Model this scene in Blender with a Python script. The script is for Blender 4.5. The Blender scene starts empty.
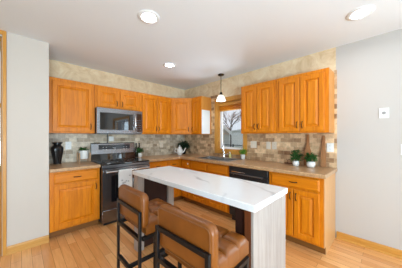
import bpy, bmesh, math, random
from mathutils import Vector, Matrix
R = math.radians
random.seed(7)
scene = bpy.context.scene
COL = scene.collection

# ------------------------------------------------------------------ camera, world, light, exposure
cam_d = bpy.data.cameras.new('camera')
cam_d.sensor_width = 36.0
cam_d.lens = 184.01 / 402 * 36.0
cam_d.shift_y = 0.0065
cam_d.clip_start = 0.05
cam = bpy.data.objects.new('camera', cam_d)
cam.location = (-2.96, -3.603, 1.325)
cam.rotation_euler = (R(90), 0, R(45.555 - 90))
COL.objects.link(cam)
scene.camera = cam
scene.view_settings.view_transform = 'Standard'
scene.view_settings.look = 'None'
scene.view_settings.exposure = 0.20
scene.view_settings.gamma = 1.0
scene.view_settings.use_curve_mapping = False
scene.cycles.use_denoising = True
scene.cycles.max_bounces = 10
scene.cycles.diffuse_bounces = 3
scene.cycles.sample_clamp_indirect = 6.0
scene.cycles.caustics_reflective = False
scene.cycles.caustics_refractive = False

world = bpy.data.worlds.new('overcast_sky')
scene.world = world
world.use_nodes = True
bg = world.node_tree.nodes['Background']
bg.inputs['Color'].default_value = (0.82, 0.90, 1.0, 1)
bg.inputs['Strength'].default_value = 0.85


def area(name, loc, rot, sx, sy, power, col=(1, 1, 1)):
    l = bpy.data.lights.new(name, 'AREA')
    l.shape = 'RECTANGLE'
    l.size = sx
    l.size_y = sy
    l.energy = power
    l.color = col
    o = bpy.data.objects.new(name, l)
    o.location = loc
    o.rotation_euler = rot
    COL.objects.link(o)
    return o


# daylight at the patio door beside the camera, the windows behind it and the glazed door on the left
DAY = (0.64, 0.85, 1.0)
area('patio_daylight', (0.40, -5.0, 1.05), (0, R(95), 0), 1.9, 1.5, 52, DAY)
area('rear_daylight', (-1.7, -7.40, 1.5), (R(100), 0, 0), 1.7, 1.3, 55, DAY)
area('rear_daylight', (-4.2, -7.40, 1.5), (R(100), 0, 0), 1.7, 1.3, 25, DAY)
area('side_daylight', (-6.60, -3.6, 1.05), (0, R(-100), 0), 1.9, 2.3, 8, DAY)
area('sink_window_fill', (1.05, -1.4, 0.35), (0, R(136), 0), 1.0, 1.6, 85, (0.72, 0.88, 1.0))  # added fill below the window, aimed up to brighten the ceiling corner
# added fill light, unseen behind the camera, thrown up at the kitchen ceiling
area('ceiling_fill', (-3.6, -6.2, 0.8), (R(135), 0, R(-22)), 1.8, 1.0, 205, (0.64, 0.86, 1.0))


# ------------------------------------------------------------------ materials
def new_mat(name):
    m = bpy.data.materials.new(name)
    m.use_nodes = True
    nt = m.node_tree
    return m, nt, nt.nodes['Principled BSDF']


def plain(name, col, rough=0.5, metal=0.0, spec=None, emit=None, es=0.0, coat=0.0, trans=0.0):
    m, nt, b = new_mat(name)
    b.inputs['Base Color'].default_value = (*col, 1)
    b.inputs['Roughness'].default_value = rough
    b.inputs['Metallic'].default_value = metal
    b.inputs['Coat Weight'].default_value = coat
    b.inputs['Transmission Weight'].default_value = trans
    if spec is not None:
        b.inputs['Specular IOR Level'].default_value = spec
    if emit:
        b.inputs['Emission Color'].default_value = (*emit, 1)
        b.inputs['Emission Strength'].default_value = es
    return m


def N(nt, t, **kw):
    n = nt.nodes.new(t)
    for k, v in kw.items():
        setattr(n, k, v)
    return n


def mixcol(nt, fac, a, b, blend='MIX'):
    n = N(nt, 'ShaderNodeMix', data_type='RGBA', blend_type=blend)
    for sock, v in ((n.inputs[0], fac), (n.inputs[6], a), (n.inputs[7], b)):
        if hasattr(v, 'is_output'):
            nt.links.new(v, sock)
        elif isinstance(v, (int, float)):
            sock.default_value = v
        else:
            sock.default_value = (*v, 1)
    return n.outputs[2]


def ramp(nt, src, stops):
    n = N(nt, 'ShaderNodeValToRGB')
    nt.links.new(src, n.inputs[0])
    e = n.color_ramp.elements
    while len(e) < len(stops):
        e.new(0.5)
    for el, (p, c) in zip(e, stops):
        el.position = p
        el.color = (*c, 1) if len(c) == 3 else c
    return n.outputs[0]


def coords(nt, scale=(1, 1, 1), rot=(0, 0, 0)):
    tc = N(nt, 'ShaderNodeTexCoord')
    mp = N(nt, 'ShaderNodeMapping')
    mp.inputs['Scale'].default_value = scale
    mp.inputs['Rotation'].default_value = rot
    nt.links.new(tc.outputs['Object'], mp.inputs[0])
    return mp.outputs[0]


def noise(nt, vec, scale, detail=4, rough=0.55, dist=0.0):
    n = N(nt, 'ShaderNodeTexNoise')
    n.inputs['Scale'].default_value = scale
    n.inputs['Detail'].default_value = detail
    n.inputs['Roughness'].default_value = rough
    n.inputs['Distortion'].default_value = dist
    nt.links.new(vec, n.inputs['Vector'])
    return n.outputs['Fac']


def wood(name, light, dark, axis='z', rough=0.42, coat=0.05, fine=1.0):
    m, nt, b = new_mat(name)
    s = {'x': (1.2, 16, 16), 'y': (16, 1.2, 16), 'z': (16, 16, 1.2)}[axis]
    s = tuple(v * fine for v in s)
    v = coords(nt, s)
    f1 = noise(nt, v, 1.6, 5, 0.6, 1.2)
    s2 = tuple(q * 5 for q in s)
    f2 = noise(nt, coords(nt, s2), 2.0, 3, 0.6, 0.3)
    c1 = ramp(nt, f1, [(0.30, dark), (0.62, light)])
    c2 = ramp(nt, f2, [(0.35, tuple(0.80 * q for q in light)), (0.6, light)])
    nt.links.new(mixcol(nt, 0.4, c1, c2), b.inputs['Base Color'])
    b.inputs['Roughness'].default_value = rough
    b.inputs['Specular IOR Level'].default_value = 0.32
    b.inputs['Coat Weight'].default_value = coat
    b.inputs['Coat Roughness'].default_value = 0.18
    return m


M = {}
OAK_L, OAK_D = (0.75, 0.232, 0.005), (0.47, 0.105, 0.001)
M['oak_v'] = wood('honey_oak', OAK_L, OAK_D, 'z')
M['oak_h'] = wood('honey_oak_horizontal', OAK_L, OAK_D, 'x')
M['oak_y'] = wood('honey_oak_along', OAK_L, OAK_D, 'y')
M['oak_side'] = wood('honey_oak_side_veneer', (0.72, 0.40, 0.17), (0.60, 0.29, 0.10), 'z')
M['oak_end'] = wood('honey_oak_end_veneer', (0.72, 0.30, 0.06), (0.58, 0.21, 0.03), 'z')
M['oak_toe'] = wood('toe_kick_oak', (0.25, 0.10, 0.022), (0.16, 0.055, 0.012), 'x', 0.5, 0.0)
M['trim'] = wood('oak_trim', (0.66, 0.31, 0.06), (0.50, 0.20, 0.03), 'z')
M['trim_x'] = wood('oak_trim_x', (0.66, 0.33, 0.085), (0.50, 0.22, 0.045), 'x')
M['trim_y'] = wood('oak_trim_y', (0.66, 0.31, 0.06), (0.50, 0.20, 0.03), 'y')
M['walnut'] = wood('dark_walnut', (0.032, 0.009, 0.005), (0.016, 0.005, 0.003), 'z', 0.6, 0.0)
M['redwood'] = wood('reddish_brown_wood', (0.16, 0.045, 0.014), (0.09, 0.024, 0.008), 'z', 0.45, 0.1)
M['grey_wood'] = wood('grey_weathered_wood', (0.42, 0.365, 0.33), (0.29, 0.235, 0.21), 'z', 0.5, 0.0)
M['paddle'] = wood('acacia_board', (0.42, 0.19, 0.075), (0.26, 0.10, 0.035), 'z', 0.5, 0.0)
M['stand_wood'] = wood('pale_stand_wood', (0.50, 0.30, 0.16), (0.38, 0.21, 0.10), 'z', 0.5, 0.0)
M['ceiling'] = plain('ceiling_paint', (0.84, 0.86, 0.89), 0.9)
M['wall'] = plain('greige_wall_paint', (0.54, 0.495, 0.46), 0.85)
M['wall_w'] = plain('white_wall_paint', (0.62, 0.55, 0.485), 0.85)
M['black_metal'] = plain('matte_black_metal', (0.012, 0.012, 0.014), 0.38, 0.6)
M['bronze'] = plain('dark_bronze', (0.03, 0.022, 0.017), 0.35, 0.7)
M['black_glass'] = plain('black_glass', (0.006, 0.006, 0.007), 0.04, 0.0, 0.95)
M['black_plastic'] = plain('black_plastic', (0.012, 0.012, 0.013), 0.35)
M['display'] = plain('dark_display', (0.03, 0.03, 0.034), 0.15)
M['display_mark'] = plain('display_marks', (0.5, 0.5, 0.5), 0.5)
M['chrome'] = plain('chrome', (0.80, 0.80, 0.80), 0.12, 1.0)
M['white_plastic'] = plain('white_plastic', (0.82, 0.82, 0.80), 0.4)
M['slot'] = plain('slot_dark', (0.12, 0.11, 0.10), 0.5)
M['almond'] = plain('almond_plastic', (0.74, 0.66, 0.54), 0.4)
M['white_ceramic'] = plain('white_ceramic', (0.80, 0.78, 0.74), 0.25, coat=0.3)
M['black_ceramic'] = plain('black_ceramic', (0.010, 0.009, 0.009), 0.28)
M['soil'] = plain('potting_soil', (0.04, 0.025, 0.015), 0.9)
M['leaf'] = plain('green_leaf', (0.035, 0.115, 0.022), 0.45)
M['leaf_dark'] = plain('dark_leaf', (0.018, 0.045, 0.018), 0.5)
M['leaf_bright'] = plain('bright_green_leaf', (0.10, 0.36, 0.04), 0.5)
M['paper'] = plain('white_sheet', (0.90, 0.90, 0.90), 0.6)
M['vinyl'] = plain('white_vinyl', (0.84, 0.85, 0.86), 0.4)
M['towel'] = plain('white_cotton', (0.82, 0.82, 0.81), 0.9)
M['bottle'] = plain('dark_bottle_glass', (0.028, 0.014, 0.008), 0.12)
M['soap'] = plain('pale_yellow_soap', (0.75, 0.66, 0.26), 0.25, coat=0.3)
M['rust'] = plain('rusty_metal', (0.20, 0.075, 0.04), 0.6)
M['siding_far'] = plain('neighbour_siding', (0.47, 0.46, 0.43), 0.8)
M['siding_white'] = plain('white_siding', (0.80, 0.80, 0.79), 0.8)
M['roof_far'] = plain('grey_shingles', (0.19, 0.185, 0.185), 0.9)
M['bark'] = plain('bare_bark', (0.20, 0.175, 0.16), 0.9)
M['grass'] = plain('winter_lawn', (0.17, 0.20, 0.09), 0.95)
M['lamp_on'] = plain('lit_lamp_lens', (1, 1, 1), 0.5, emit=(0.92, 0.96, 1.0), es=100.0)
M['ring'] = plain('white_trim_ring', (0.85, 0.85, 0.85), 0.5)


def stainless():
    m, nt, b = new_mat('brushed_stainless')
    f = noise(nt, coords(nt, (2, 2, 120)), 3.0, 3)
    c = ramp(nt, f, [(0.3, (0.20, 0.20, 0.21)), (0.7, (0.29, 0.29, 0.30))])
    nt.links.new(c, b.inputs['Base Color'])
    b.inputs['Metallic'].default_value = 1.0
    b.inputs['Roughness'].default_value = 0.27
    return m


M['steel'] = stainless()
M['steel_dark'] = plain('dark_stainless', (0.20, 0.20, 0.21), 0.3, 0.9)
M['sink_steel'] = plain('sink_steel', (0.46, 0.47, 0.48), 0.33, 1.0)


def leather():
    m, nt, b = new_mat('tan_leather')
    f = noise(nt, coords(nt), 9, 5)
    c = ramp(nt, f, [(0.3, (0.165, 0.044, 0.004)), (0.7, (0.225, 0.066, 0.007))])
    nt.links.new(c, b.inputs['Base Color'])
    b.inputs['Roughness'].default_value = 0.36
    b.inputs['Specular IOR Level'].default_value = 0.4
    b.inputs['Coat Weight'].default_value = 0.12
    b.inputs['Coat Roughness'].default_value = 0.3
    bp = N(nt, 'ShaderNodeBump')
    bp.inputs['Strength'].default_value = 0.08
    bp.inputs['Distance'].default_value = 0.003
    nt.links.new(noise(nt, coords(nt), 180, 2), bp.inputs['Height'])
    nt.links.new(bp.outputs[0], b.inputs['Normal'])
    return m


M['leather'] = leather()
M['piping'] = plain('leather_piping', (0.20, 0.07, 0.018), 0.45)


def marble():
    m, nt, b = new_mat('white_marble')
    v = coords(nt, (1, 1, 1), (0, 0, R(35)))
    w = N(nt, 'ShaderNodeTexWave', wave_type='BANDS', bands_direction='X')
    w.inputs['Scale'].default_value = 0.75
    w.inputs['Distortion'].default_value = 9.0
    w.inputs['Detail'].default_value = 4
    w.inputs['Detail Scale'].default_value = 1.1
    nt.links.new(v, w.inputs['Vector'])
    veins = ramp(nt, w.outputs['Fac'], [(0.0, (1, 1, 1)), (0.016, (0.25, 0.25, 0.25)), (0.05, (0, 0, 0))])
    gate = ramp(nt, noise(nt, v, 2.6, 2), [(0.42, (0, 0, 0)), (0.62, (1, 1, 1))])
    f = mixcol(nt, 1.0, veins, gate, 'MULTIPLY')
    cloud = ramp(nt, noise(nt, v, 3.0, 4), [(0.3, (0.80, 0.80, 0.805)), (0.7, (0.86, 0.86, 0.86))])
    nt.links.new(mixcol(nt, f, cloud, (0.50, 0.50, 0.51)), b.inputs['Base Color'])
    b.inputs['Roughness'].default_value = 0.22
    return m


M['marble'] = marble()


def laminate():
    m, nt, b = new_mat('brown_stone_laminate')
    v = coords(nt)
    c1 = ramp(nt, noise(nt, v, 26, 5, 0.65), [(0.3, (0.34, 0.175, 0.075)), (0.55, (0.53, 0.305, 0.145)), (0.75, (0.66, 0.42, 0.23))])
    c2 = ramp(nt, noise(nt, v, 120, 2), [(0.4, (0.36, 0.20, 0.10)), (0.6, (0.66, 0.42, 0.23))])
    nt.links.new(mixcol(nt, 0.4, c1, c2), b.inputs['Base Color'])
    b.inputs['Roughness'].default_value = 0.30
    return m


M['laminate'] = laminate()


def floor_mat():
    m, nt, b = new_mat('oak_strip_floor')
    v = coords(nt, (1, 1, 1), (0, 0, R(90)))
    br = N(nt, 'ShaderNodeTexBrick', offset=0.37)
    br.inputs['Color1'].default_value = (0.77, 0.335, 0.105, 1)
    br.inputs['Color2'].default_value = (0.96, 0.51, 0.205, 1)
    br.inputs['Mortar'].default_value = (0.46, 0.20, 0.06, 1)
    br.inputs['Scale'].default_value = 1.0
    br.inputs['Mortar Size'].default_value = 0.0018
    br.inputs['Mortar Smooth'].default_value = 0.2
    br.inputs['Brick Width'].default_value = 0.85
    br.inputs['Row Height'].default_value = 0.082
    nt.links.new(v, br.inputs['Vector'])
    g = ramp(nt, noise(nt, coords(nt, (14, 1.3, 14)), 2.2, 5, 0.6, 1.0), [(0.3, (0.80, 0.74, 0.68)), (0.65, (1, 1, 1))])
    nt.links.new(mixcol(nt, 0.75, br.outputs['Color'], g, 'MULTIPLY'), b.inputs['Base Color'])
    b.inputs['Roughness'].default_value = 0.26
    b.inputs['Coat Weight'].default_value = 0.3
    b.inputs['Coat Roughness'].default_value = 0.15
    return m


M['floor'] = floor_mat()


def plane_vec(nt, u, w):
    tc = N(nt, 'ShaderNodeTexCoord')
    sp = N(nt, 'ShaderNodeSeparateXYZ')
    cb = N(nt, 'ShaderNodeCombineXYZ')
    nt.links.new(tc.outputs['Object'], sp.inputs[0])
    nt.links.new(sp.outputs[u], cb.inputs[0])
    nt.links.new(sp.outputs[w], cb.inputs[1])
    return cb.outputs[0]


def tile_mat(name, u, dark, light, grout):
    m, nt, b = new_mat(name)
    v = plane_vec(nt, u, 'Z')

    def bricks(w, h, off, c1, c2):
        br = N(nt, 'ShaderNodeTexBrick', offset=off)
        br.inputs['Color1'].default_value = (*c1, 1)
        br.inputs['Color2'].default_value = (*c2, 1)
        br.inputs['Mortar'].default_value = (*grout, 1)
        br.inputs['Scale'].default_value = 1.0
        br.inputs['Mortar Size'].default_value = 0.0022
        br.inputs['Mortar Smooth'].default_value = 0.3
        br.inputs['Bias'].default_value = 0.0
        br.inputs['Brick Width'].default_value = w
        br.inputs['Row Height'].default_value = h
        nt.links.new(v, br.inputs['Vector'])
        return br
    b1 = bricks(0.100, 0.0650, 0.5, dark, light)
    f = noise(nt, v, 13, 3)
    tone = ramp(nt, f, [(0.32, (0.72, 0.66, 0.60)), (0.5, (0.95, 0.94, 0.92)), (0.68, (1.16, 1.14, 1.10))])
    f2 = noise(nt, v, 70, 4)
    tone2 = ramp(nt, f2, [(0.3, (0.82, 0.80, 0.78)), (0.7, (1.1, 1.1, 1.1))])
    c = mixcol(nt, 0.9, b1.outputs['Color'], tone, 'MULTIPLY')
    c = mixcol(nt, 0.8, c, tone2, 'MULTIPLY')
    nt.links.new(c, b.inputs['Base Color'])
    b.inputs['Roughness'].default_value = 0.42
    bp = N(nt, 'ShaderNodeBump')
    bp.inputs['Strength'].default_value = 0.35
    bp.inputs['Distance'].default_value = 0.002
    bp.invert = True
    nt.links.new(b1.outputs['Fac'], bp.inputs['Height'])
    nt.links.new(bp.outputs[0], b.inputs['Normal'])
    return m


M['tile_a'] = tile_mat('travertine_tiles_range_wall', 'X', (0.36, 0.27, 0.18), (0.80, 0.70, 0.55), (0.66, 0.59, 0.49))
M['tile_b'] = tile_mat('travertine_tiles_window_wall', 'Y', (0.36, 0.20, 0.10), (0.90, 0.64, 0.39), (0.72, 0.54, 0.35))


def faux():
    m, nt, b = new_mat('mottled_beige_wallcover')
    v = coords(nt)
    f = noise(nt, v, 5.0, 6, 0.65, 1.4)
    c = ramp(nt, f, [(0.28, (0.66, 0.45, 0.25)), (0.5, (0.80, 0.60, 0.38)), (0.72, (0.90, 0.74, 0.52))])
    nt.links.new(c, b.inputs['Base Color'])
    b.inputs['Roughness'].default_value = 0.8
    return m


M['faux'] = faux()


def pane():
    m = bpy.data.materials.new('window_glass')
    m.use_nodes = True
    nt = m.node_tree
    nt.nodes.clear()
    out = N(nt, 'ShaderNodeOutputMaterial')
    mx = N(nt, 'ShaderNodeMixShader')
    tr = N(nt, 'ShaderNodeBsdfTransparent')
    gl = N(nt, 'ShaderNodeBsdfGlossy')
    gl.inputs['Roughness'].default_value = 0.0
    mx.inputs[0].default_value = 0.06
    nt.links.new(tr.outputs[0], mx.inputs[1])
    nt.links.new(gl.outputs[0], mx.inputs[2])
    nt.links.new(mx.outputs[0], out.inputs[0])
    return m


M['pane'] = pane()


def shade_glass():
    m, nt, b = new_mat('alabaster_glass')
    b.inputs['Base Color'].default_value = (0.92, 0.89, 0.82, 1)
    b.inputs['Roughness'].default_value = 0.25
    b.inputs['Emission Color'].default_value = (1.0, 0.92, 0.78, 1)
    b.inputs['Emission Strength'].default_value = 0.55
    return m


M['shade'] = shade_glass()


# ------------------------------------------------------------------ mesh helpers
class MB:
    def __init__(self):
        self.bm = bmesh.new()

    def box(self, x0, y0, z0, x1, y1, z1):
        if x0 > x1: x0, x1 = x1, x0
        if y0 > y1: y0, y1 = y1, y0
        if z0 > z1: z0, z1 = z1, z0
        v = [self.bm.verts.new(p) for p in ((x0, y0, z0), (x1, y0, z0), (x1, y1, z0), (x0, y1, z0),
                                            (x0, y0, z1), (x1, y0, z1), (x1, y1, z1), (x0, y1, z1))]
        for f in ((3, 2, 1, 0), (4, 5, 6, 7), (0, 1, 5, 4), (1, 2, 6, 5), (2, 3, 7, 6), (3, 0, 4, 7)):
            self.bm.faces.new([v[i] for i in f])
        return self

    def loft(self, rings, cap0=True, cap1=True, closed=True):
        rr = [[self.bm.verts.new(p) for p in r] for r in rings]
        n = len(rr[0])
        for a, b in zip(rr, rr[1:]):
            for i in range(n if closed else n - 1):
                j = (i + 1) % n
                self.bm.faces.new((a[i], a[j], b[j], b[i]))
        if cap0: self.bm.faces.new(rr[0][::-1])
        if cap1: self.bm.faces.new(rr[-1])
        return self

    def lathe(self, prof, c=(0, 0, 0), n=24, sx=1, sy=1, cap0=True, cap1=True):
        rings = []
        for r, z in prof:
            rings.append([(c[0] + sx * r * math.cos(2 * math.pi * i / n), c[1] + sy * r * math.sin(2 * math.pi * i / n), c[2] + z) for i in range(n)])
        return self.loft(rings, cap0, cap1)

    def tube(self, pts, r, n=8):
        pts = [Vector(p) for p in pts]
        rs = r if isinstance(r, (list, tuple)) else [r] * len(pts)
        rings = []
        up = None
        for i, p in enumerate(pts):
            d = (pts[min(i + 1, len(pts) - 1)] - pts[max(i - 1, 0)]).normalized()
            if up is None:
                up = Vector((0, 0, 1)) if abs(d.z) < 0.9 else Vector((1, 0, 0))
            a = (up - d * up.dot(d)).normalized()
            up = a
            b = d.cross(a)
            rings.append([p + rs[i] * (a * math.cos(2 * math.pi * k / n) + b * math.sin(2 * math.pi * k / n)) for k in range(n)])
        return self.loft(rings)

    def poly_prism(self, pts, axis, a, b):
        """pts in the two other axes, extruded along axis from a to b"""
        def mk(p, t):
            if axis == 'x': return (t, p[0], p[1])
            if axis == 'y': return (p[0], t, p[1])
            return (p[0], p[1], t)
        return self.loft([[mk(p, a) for p in pts], [mk(p, b) for p in pts]])

    def leaf(self, base, d, up, ln, wd):
        base = Vector(base); d = Vector(d).normalized()
        s = d.cross(Vector(up))
        if s.length < 1e-3: s = Vector((1, 0, 0))
        s.normalize()
        nrm = s.cross(d)
        ps = [base, base + d * ln * .35 + s * wd * .5 + nrm * wd * .12, base + d * ln * .75 + s * wd * .36 + nrm * wd * .05, base + d * ln - nrm * wd * .15,
              base + d * ln * .75 - s * wd * .36 + nrm * wd * .05, base + d * ln * .35 - s * wd * .5 + nrm * wd * .12]
        vs = [self.bm.verts.new(p) for p in ps]
        self.bm.faces.new((vs[0], vs[1], vs[2], vs[3]))
        self.bm.faces.new((vs[0], vs[3], vs[4], vs[5]))
        return self

    def build(self, name, mat, parent=None, bevel=0.0, seg=2, smooth=True, loc=(0, 0, 0), rotz=0.0, angle=35, fix=True, mods=None):
        bm = self.bm
        if fix:
            bmesh.ops.recalc_face_normals(bm, faces=bm.faces)
        me = bpy.data.meshes.new(name)
        bm.to_mesh(me)
        bm.free()
        me.materials.append(M[mat] if isinstance(mat, str) else mat)
        if smooth:
            for p in me.polygons: p.use_smooth = True
            me.set_sharp_from_angle(angle=R(angle))
        o = bpy.data.objects.new(name, me)
        COL.objects.link(o)
        o.location = loc
        o.rotation_euler = (0, 0, rotz)
        if parent: o.parent = parent
        if bevel:
            md = o.modifiers.new('bevel', 'BEVEL')
            md.width = bevel
            md.segments = seg
            md.limit_method = 'ANGLE'
            md.angle_limit = R(30)
            md.harden_normals = False
        return o


def tag(o, label, cat, group=None):
    o['label'] = label
    o['category'] = cat
    if group: o['group'] = group
    return o


def thing(name, label, cat, loc=(0, 0, 0), rotz=0.0, group=None):
    o = bpy.data.objects.new(name, None)
    o.empty_display_size = 0.05
    COL.objects.link(o)
    o.location = loc
    o.rotation_euler = (0, 0, rotz)
    return tag(o, label, cat, group)


def struct(o):
    o['kind'] = 'structure'
    return o


def copy_thing(root, loc, label, rotz=None):
    r = root.copy()
    COL.objects.link(r)
    r.location = loc
    if rotz is not None: r.rotation_euler = (0, 0, rotz)
    r['label'] = label
    for ch in list(root.children):
        c = ch.copy()
        COL.objects.link(c)
        c.parent = r
        for g in list(ch.children):
            d = g.copy()
            COL.objects.link(d)
            d.parent = c
    return r


# ------------------------------------------------------------------ the setting
H = 2.5
YE = -3.114           # end of the cabinet run on the window wall
XL, YB = -6.2, -7.0   # left and rear walls, behind the camera


def holed_wall(name, mat, axis, t0, t1, u0, u1, z0, z1, holes):
    """wall slab with rectangular holes; axis = normal axis, u along the wall"""
    us = sorted({u0, u1, *[h[0] for h in holes], *[h[1] for h in holes]})
    zs = sorted({z0, z1, *[h[2] for h in holes], *[h[3] for h in holes]})
    mb = MB()
    vs = {}

    def V(t, u, z):
        k = (t, u, z)
        if k not in vs:
            vs[k] = mb.bm.verts.new((t, u, z) if axis == 'x' else (u, t, z))
        return vs[k]
    solid = {}
    for i in range(len(us) - 1):
        for j in range(len(zs) - 1):
            cu, cz = (us[i] + us[i + 1]) / 2, (zs[j] + zs[j + 1]) / 2
            solid[i, j] = not any(h[0] < cu < h[1] and h[2] < cz < h[3] for h in holes)
    for (i, j), s in solid.items():
        if not s: continue
        a, b, c, d = us[i], us[i + 1], zs[j], zs[j + 1]
        for t in (t0, t1):
            mb.bm.faces.new([V(t, a, c), V(t, b, c), V(t, b, d), V(t, a, d)])
        for (di, dj, e) in ((-1, 0, ((a, c), (a, d))), (1, 0, ((b, c), (b, d))), (0, -1, ((a, c), (b, c))), (0, 1, ((a, d), (b, d)))):
            if not solid.get((i + di, j + dj), False):
                p, q = e
                mb.bm.faces.new([V(t0, *p), V(t1, *p), V(t1, *q), V(t0, *q)])
    return struct(mb.build(name, mat, smooth=False))


struct(MB().box(XL - .15, YB - .15, -.12, .15, .15, 0).build('floor', 'floor', smooth=False))
struct(MB().box(XL - .15, YB - .15, H, .15, .15, H + .12).build('ceiling', 'ceiling', smooth=False))
WIN = (-1.725, -1.095, 1.055, 2.04)     # opening in the window wall  (y0,y1,z0,z1)
PAT = (-5.75, -4.15, 0.0, 2.05)
holed_wall('wall_right', 'wall', 'x', 0, .15, YB, .15, 0, H, [WIN, PAT])
holed_wall('wall_back', 'wall', 'y', 0, .15, -2.70, 0, 0, H, [])
holed_wall('wall_front', 'wall_w', 'y', YB - .15, YB, XL, 0, 0, H, [(-5.1, -3.3, .9, 2.25), (-2.6, -.8, .9, 2.25)])
holed_wall('wall_left', 'wall_w', 'x', XL - .15, XL, YB, .15, 0, H, [(-4.8, -2.4, .03, 2.2)])
# white wall return beside the cabinets, then the glazed door
DOOR = (-4.05, -3.108, 0.0, 2.44)
holed_wall('wall_return', 'wall_w', 'y', -.60, -.45, XL, -2.704, 0, H, [DOOR])
struct(MB().box(-2.82, -.449, 0, -2.704, -.001, H).build('wall_return_side', 'wall_w', smooth=False))

# mottled wall covering above the cabinets, tile below
struct(MB().box(-2.703, -.004, 1.95, -.0045, -.0005, H - .001).build('trim_1', 'faux', smooth=False))
# on the window wall, the covering goes round the window
holed_wall('trim_2', 'faux', 'x', -.004, -.0005, YE - .004, -.005, 1.95, H - .001, [(WIN[0], WIN[1], 1.9, WIN[3])])
ta = struct(MB().box(-2.703, -.008, .90, -.0085, -.0005, 1.95).build('wall_back_tile', 'tile_a', smooth=False))
tb = holed_wall('wall_right_tile', 'tile_b', 'x', -.008, -.0005, YE - .016, -.009, .90, 1.95, [(WIN[0], WIN[1], WIN[2], 2.2)])


def baseboard(name, p0, p1, n, mat):
    """n = direction into the room"""
    x0, y0 = p0; x1, y1 = p1
    prof = [(0, 0), (.026, 0), (.026, .008), (.020, .017), (.013, .021), (.013, .070), (.008, .085), (0, .088)]
    mb = MB()
    mb.loft([[(x + n[0] * (d + .0005), y + n[1] * (d + .0005), z + .0005) for d, z in prof] for x, y in (p0, p1)])
    return struct(mb.build(name, mat, smooth=False))


baseboard('baseboard_right', (0, YB + .03), (0, -5.83), (-1, 0), 'trim_y')
baseboard('baseboard_right', (0, -4.07), (0, YE - .014), (-1, 0), 'trim_y')
baseboard('baseboard_back', (-3.075, -.60), (-2.704, -.60), (0, -1), 'trim_x')
baseboard('baseboard_front', (XL, YB), (0, YB), (0, 1), 'trim_x')


# ---- glazed door at the far left
def glazed_door():
    x0, x1, z0, z1 = DOOR
    fr = MB()
    fr.box(x1 + .005, -.622, .0005, x1 + .036, -.602, 2.4985).box(x0 - .062, -.622, .0005, x0 - .002, -.602, 2.4985).box(x0 - .062, -.621, z1 + .012, x1 + .005, -.602, 2.4985)
    # jambs inside the opening
    fr.box(x1 - .006, -.601, .0005, x1 - .001, -.46, z1 - .001).box(x0 + .001, -.601, .0005, x0 + .025, -.46, z1 - .001)
    d = struct(fr.build('door_1', 'trim', bevel=.003))
    lf = MB()
    a, b = x0 + .03, x1 - .008
    ya, yb = -.57, -.53
    lf.box(a, ya, .01, a + .10, yb, 2.43).box(b - .004, ya, .01, b, yb, 2.43)
    lf.box(a + .1, ya, .01, b - .004, yb, .93).box(a + .1, ya, 1.65, b - .004, yb, 1.70).box(a + .1, ya, 2.40, b - .004, yb, 2.43)
    lf.build('door_leaf', 'trim', d, bevel=.003)
    MB().box(a + .1, -.553, .93, b - .004, -.547, 1.65).box(a + .1, -.553, 1.70, b - .004, -.547, 2.40).build('glass', 'pane', d, smooth=False)
    MB().tube([(a + .05, -.575, 1.0), (a + .05, -.62, 1.0), (a + .14, -.62, 1.0)], .009).build('handle', 'bronze', d)


glazed_door()


# ---- windows
def window_unit(name, axis, t_in, t_out, u0, u1, z0, z1, casing, cas_mat, mull=None, stool=False, sash=.045):
    """casing on the room face t_in; sash and pane in the opening. dirn: room side"""
    s = -1 if t_in < t_out else 1     # room direction

    def bx(mb, ta, tb, ua, ub, za, zb):
        if axis == 'x': mb.box(ta, ua, za, tb, ub, zb)
        else: mb.box(ua, ta, za, ub, tb, zb)
        return mb
    c = casing
    f = MB()
    ti = t_in + s * .0085
    bx(f, ti, ti + s * .018, u0 - c, u0 + .004, z0 - (c if not stool else 0.02), z1 + c)
    bx(f, ti, ti + s * .018, u1 - .004, u1 + c, z0 - (c if not stool else 0.02), z1 + c)
    bx(f, ti, ti + s * .020, u0 + .004, u1 - .004, z1 - .004, z1 + c)
    bx(f, ti, ti + s * .020, u0 + .004, u1 - .004, z0 - c, z0 + .004)
    fo = struct(f.build(name, cas_mat, bevel=.004))
    j = MB()
    e = .0012
    bx(j, t_in + s * .008, t_out, u0 + e, u0 + .018, z0 + e, z1 - e)
    bx(j, t_in + s * .008, t_out, u1 - .018, u1 - e, z0 + e, z1 - e)
    bx(j, t_in + s * .008, t_out, u0 + .018, u1 - .018, z1 - .018, z1 - e)
    bx(j, t_in + s * .008, t_out, u0 + .018, u1 - .018, z0 + e, z0 + .018)
    j.build('jamb', cas_mat, fo)
    t = t_out - (t_out - t_in) * .45
    v = MB()
    k = .018
    bx(v, t, t + s * .035, u0 + k, u0 + k + sash, z0 + k, z1 - k)
    bx(v, t, t + s * .035, u1 - k - sash, u1 - k, z0 + k, z1 - k)
    bx(v, t, t + s * .035, u0 + k + sash, u1 - k - sash, z1 - k - sash, z1 - k)
    bx(v, t, t + s * .035, u0 + k + sash, u1 - k - sash, z0 + k, z0 + k + sash * .8)
    if mull is not None:
        um = u0 + (u1 - u0) * mull
        bx(v, t, t + s * .035, um - .03, um + .03, z0 + k + sash * .8, z1 - k - sash)
    v.build('sash', 'vinyl', fo, bevel=.003)
    p = MB()
    bx(p, t + s * .015, t + s * .019, u0 + k + sash, u1 - k - sash, z0 + k + sash * .8, z1 - k - sash)
    p.build('pane', 'pane', fo, smooth=False)
    return fo


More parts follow.
